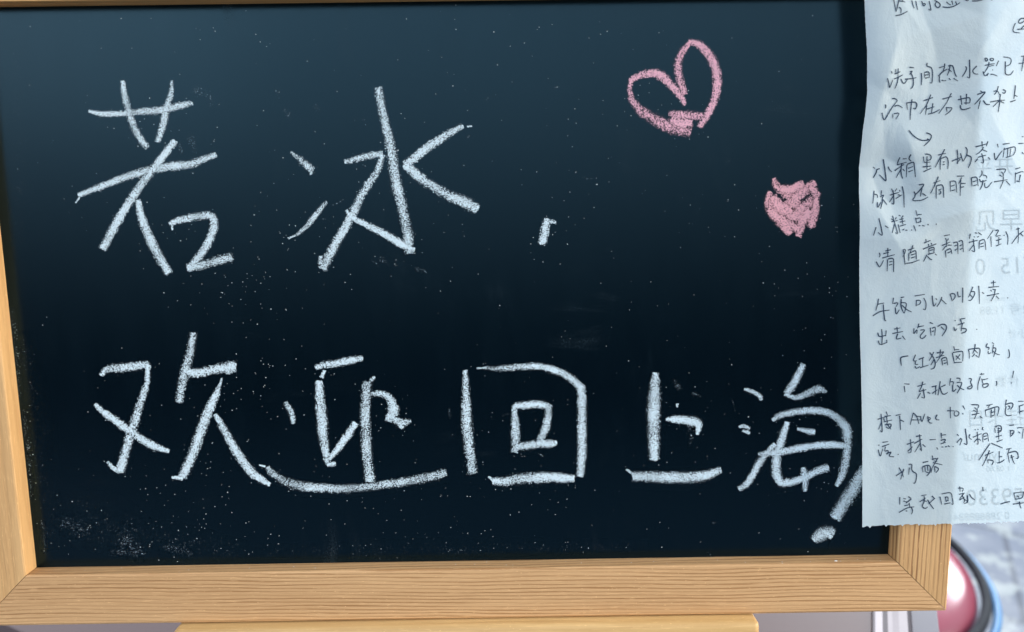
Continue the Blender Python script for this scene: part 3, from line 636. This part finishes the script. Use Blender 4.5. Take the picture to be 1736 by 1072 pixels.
def back_print(body, px, py, height_px, tilt=-2.0, squeeze=1.):
    """printing on the far side of the sheet: reads mirrored from here where light comes through"""
    cu = bpy.data.curves.new('print', 'FONT'); cu.body = body; cu.size = 1; cu.resolution_u = 3; cu.align_x = 'LEFT'
    o = bpy.data.objects.new('print', cu); col.objects.link(o)
    bpy.context.view_layer.update()
    me = bpy.data.meshes.new_from_object(o.evaluated_get(bpy.context.evaluated_depsgraph_get()))
    bpy.data.objects.remove(o)
    s = height_px / .72; ca, sa = math.cos(R(tilt)), math.sin(R(tilt))
    xs = [v.co.x for v in me.vertices] or [0]
    wid = max(xs)
    for v in me.vertices:
        x = (wid - v.co.x) * s * squeeze; y = -v.co.y * s
        v.co = on_paper(px + x * ca - y * sa, py + x * sa + y * ca, -.00022)
    return link('printed_line', me, M_PRINT, sheet)
back_print('早见', 1657, 390, 30)
back_print('715  0', 1657, 466, 29)
back_print('开平', 1656, 296, 24)
back_print('2号 11:88', 1664, 534, 15)
back_print('mo.2ye', 1668, 512, 10)
back_print('小计', 1712, 572, 12)
back_print('件数', 1690, 655, 15)
back_print('挂卡日', 1645, 722, 24)
back_print('yumu/', 1634, 782, 17)
back_print('1 08.80', 1674, 800, 10)
back_print('59330', 1640, 858, 29)
back_print('0 2888888841', 1613, 884, 13)

# ------------------------------------------------------------------ easel
easel = empty('easel', Matrix.Translation((0, -.02, .7412)), 'light wooden easel with a rounded ledge carrying the blackboard', 'easel')
E_INV = easel.matrix_world.inverted() @ BOARD
PINE_E = m_wood('pine_ledge', (.56, .36, .15), (.40, .225, .075), (.64, .42, .185), .0030, .4, 41, .004, .45)
yl = -RW - .0003
from_bm('ledge', box_bm(-.1008, .1008, -.009, .009, -.0115, .0115, .0022, 4), PINE_E, easel, E_INV @ Matrix.Translation((.1512, yl - .009, -.0010)), True)
for sgn in (-1, 1):
    from_bm('leg', box_bm(-.007, .007, -.095, .20, -.006, .006, .001), PINE_E, easel, E_INV @ Matrix.Translation((.15 + sgn * .07, 0, -.0190)))
top = BOARD @ Vector((.15, .18, -.026)); foot = Vector((0, .15, .7412)); dirv = foot - top
q = dirv.to_track_quat('X', 'Z').to_matrix().to_4x4()
from_bm('leg', box_bm(0, dirv.length, -.007, .007, -.005, .005, .001), PINE_E, easel, easel.matrix_world.inverted() @ Matrix.Translation(top) @ q)

# ------------------------------------------------------------------ table (edge runs 25 degrees off the board's depth)
EA = math.atan2(.0122, .0057)
TM = Matrix.Translation((.1886, .0650, .74)) @ Matrix.Rotation(EA, 4, 'Z')          # local X along the edge, +Y to the left over the table top
table = empty('table', TM, 'mauve topped table with a shiny metal edge under the blackboard', 'table')
from_bm('table_top', box_bm(-.17, .42, 0, .75, -.022, 0, .0008, 2), M_TABLE, table)
bm = bmesh.new()
prof = [(0, -.021), (0, .0004), (-.001, .0012), (-.004, .0022), (-.0065, .0008), (-.0085, .0007), (-.011, .0024), (-.0148, .0022), (-.0164, .0006), (-.0166, -.006), (-.0166, -.021)]
a = [bm.verts.new((-.17, y, z)) for y, z in prof]; b = [bm.verts.new((.42, y, z)) for y, z in prof]
for i in range(len(prof)):
    j = (i + 1) % len(prof); bm.faces.new((a[i], a[j], b[j], b[i]))
bm.faces.new(a); bm.faces.new(b)
from_bm('metal_edging', bm, M_TRIM, table)
from_bm('side_strip', box_bm(-.17, .42, -.0287, -.0168, -.021, -.0006, .0006, 2), M_STRIP, table)
for lx in (-.14, .37):
    for ly in (.05, .70):
        from_bm('leg', box_bm(lx - .02, lx + .02, ly - .02, ly + .02, -.74, -.0222, .002, 2), M_TRIM, table)

# ------------------------------------------------------------------ chair
chair = empty('chair', Matrix.Translation((.408, .538, 0)), 'round glossy pink chair seat with dark blue rim on the pale floor', 'chair')
from_bm('seat', lathe_bm([(0, .372), (.150, .372), (.157, .380), (.160, .392), (.158, .401), (.153, .4090), (.142, .4155), (.12, .4185), (.07, .4200), (0, .4205)], 96), M_VINYL, chair, smooth=True)
ring = lambda r, z, n=96: [(r * math.cos(2 * math.pi * i / n), r * math.sin(2 * math.pi * i / n), z) for i in range(n)]
from_bm('piping', tube_bm(ring(.1655, .4060), .0054, 14, True), M_NAVY, chair, smooth=True)
from_bm('steel_hoop', tube_bm(ring(.1775, .396), .0046, 14, True), M_BLUE, chair, smooth=True)
for k in range(4):
    an = R(20 + 90 * k)
    from_bm('leg', tube_bm([(.178 * math.cos(an), .178 * math.sin(an), .382), (.205 * math.cos(an), .205 * math.sin(an), .0)], .009), M_BLUE, chair, smooth=True)
a1 = R(88); a0 = R(178)
post = lambda an, z: (.186 * math.cos(an), .186 * math.sin(an), z)
arc = [post(a1, .375), post(a1, .55), post(a1, .70)] + [(.186 * math.cos(a1 + (a0 - a1) * i / 12), .186 * math.sin(a1 + (a0 - a1) * i / 12), .72 + .03 * math.sin(math.pi * i / 12)) for i in range(13)] + [post(a0, .70), post(a0, .55), post(a0, .375)]
from_bm('back_hoop', tube_bm(arc, .0062), M_NAVY, chair, smooth=True)

# ------------------------------------------------------------------ floor
bm = bmesh.new()
vs = [bm.verts.new(p) for p in ((-8, -8, 0), (8, -8, 0), (8, 8, 0), (-8, 8, 0))]; bm.faces.new(vs)
fl = from_bm('floor', bm, m_floor()); fl['kind'] = 'structure'
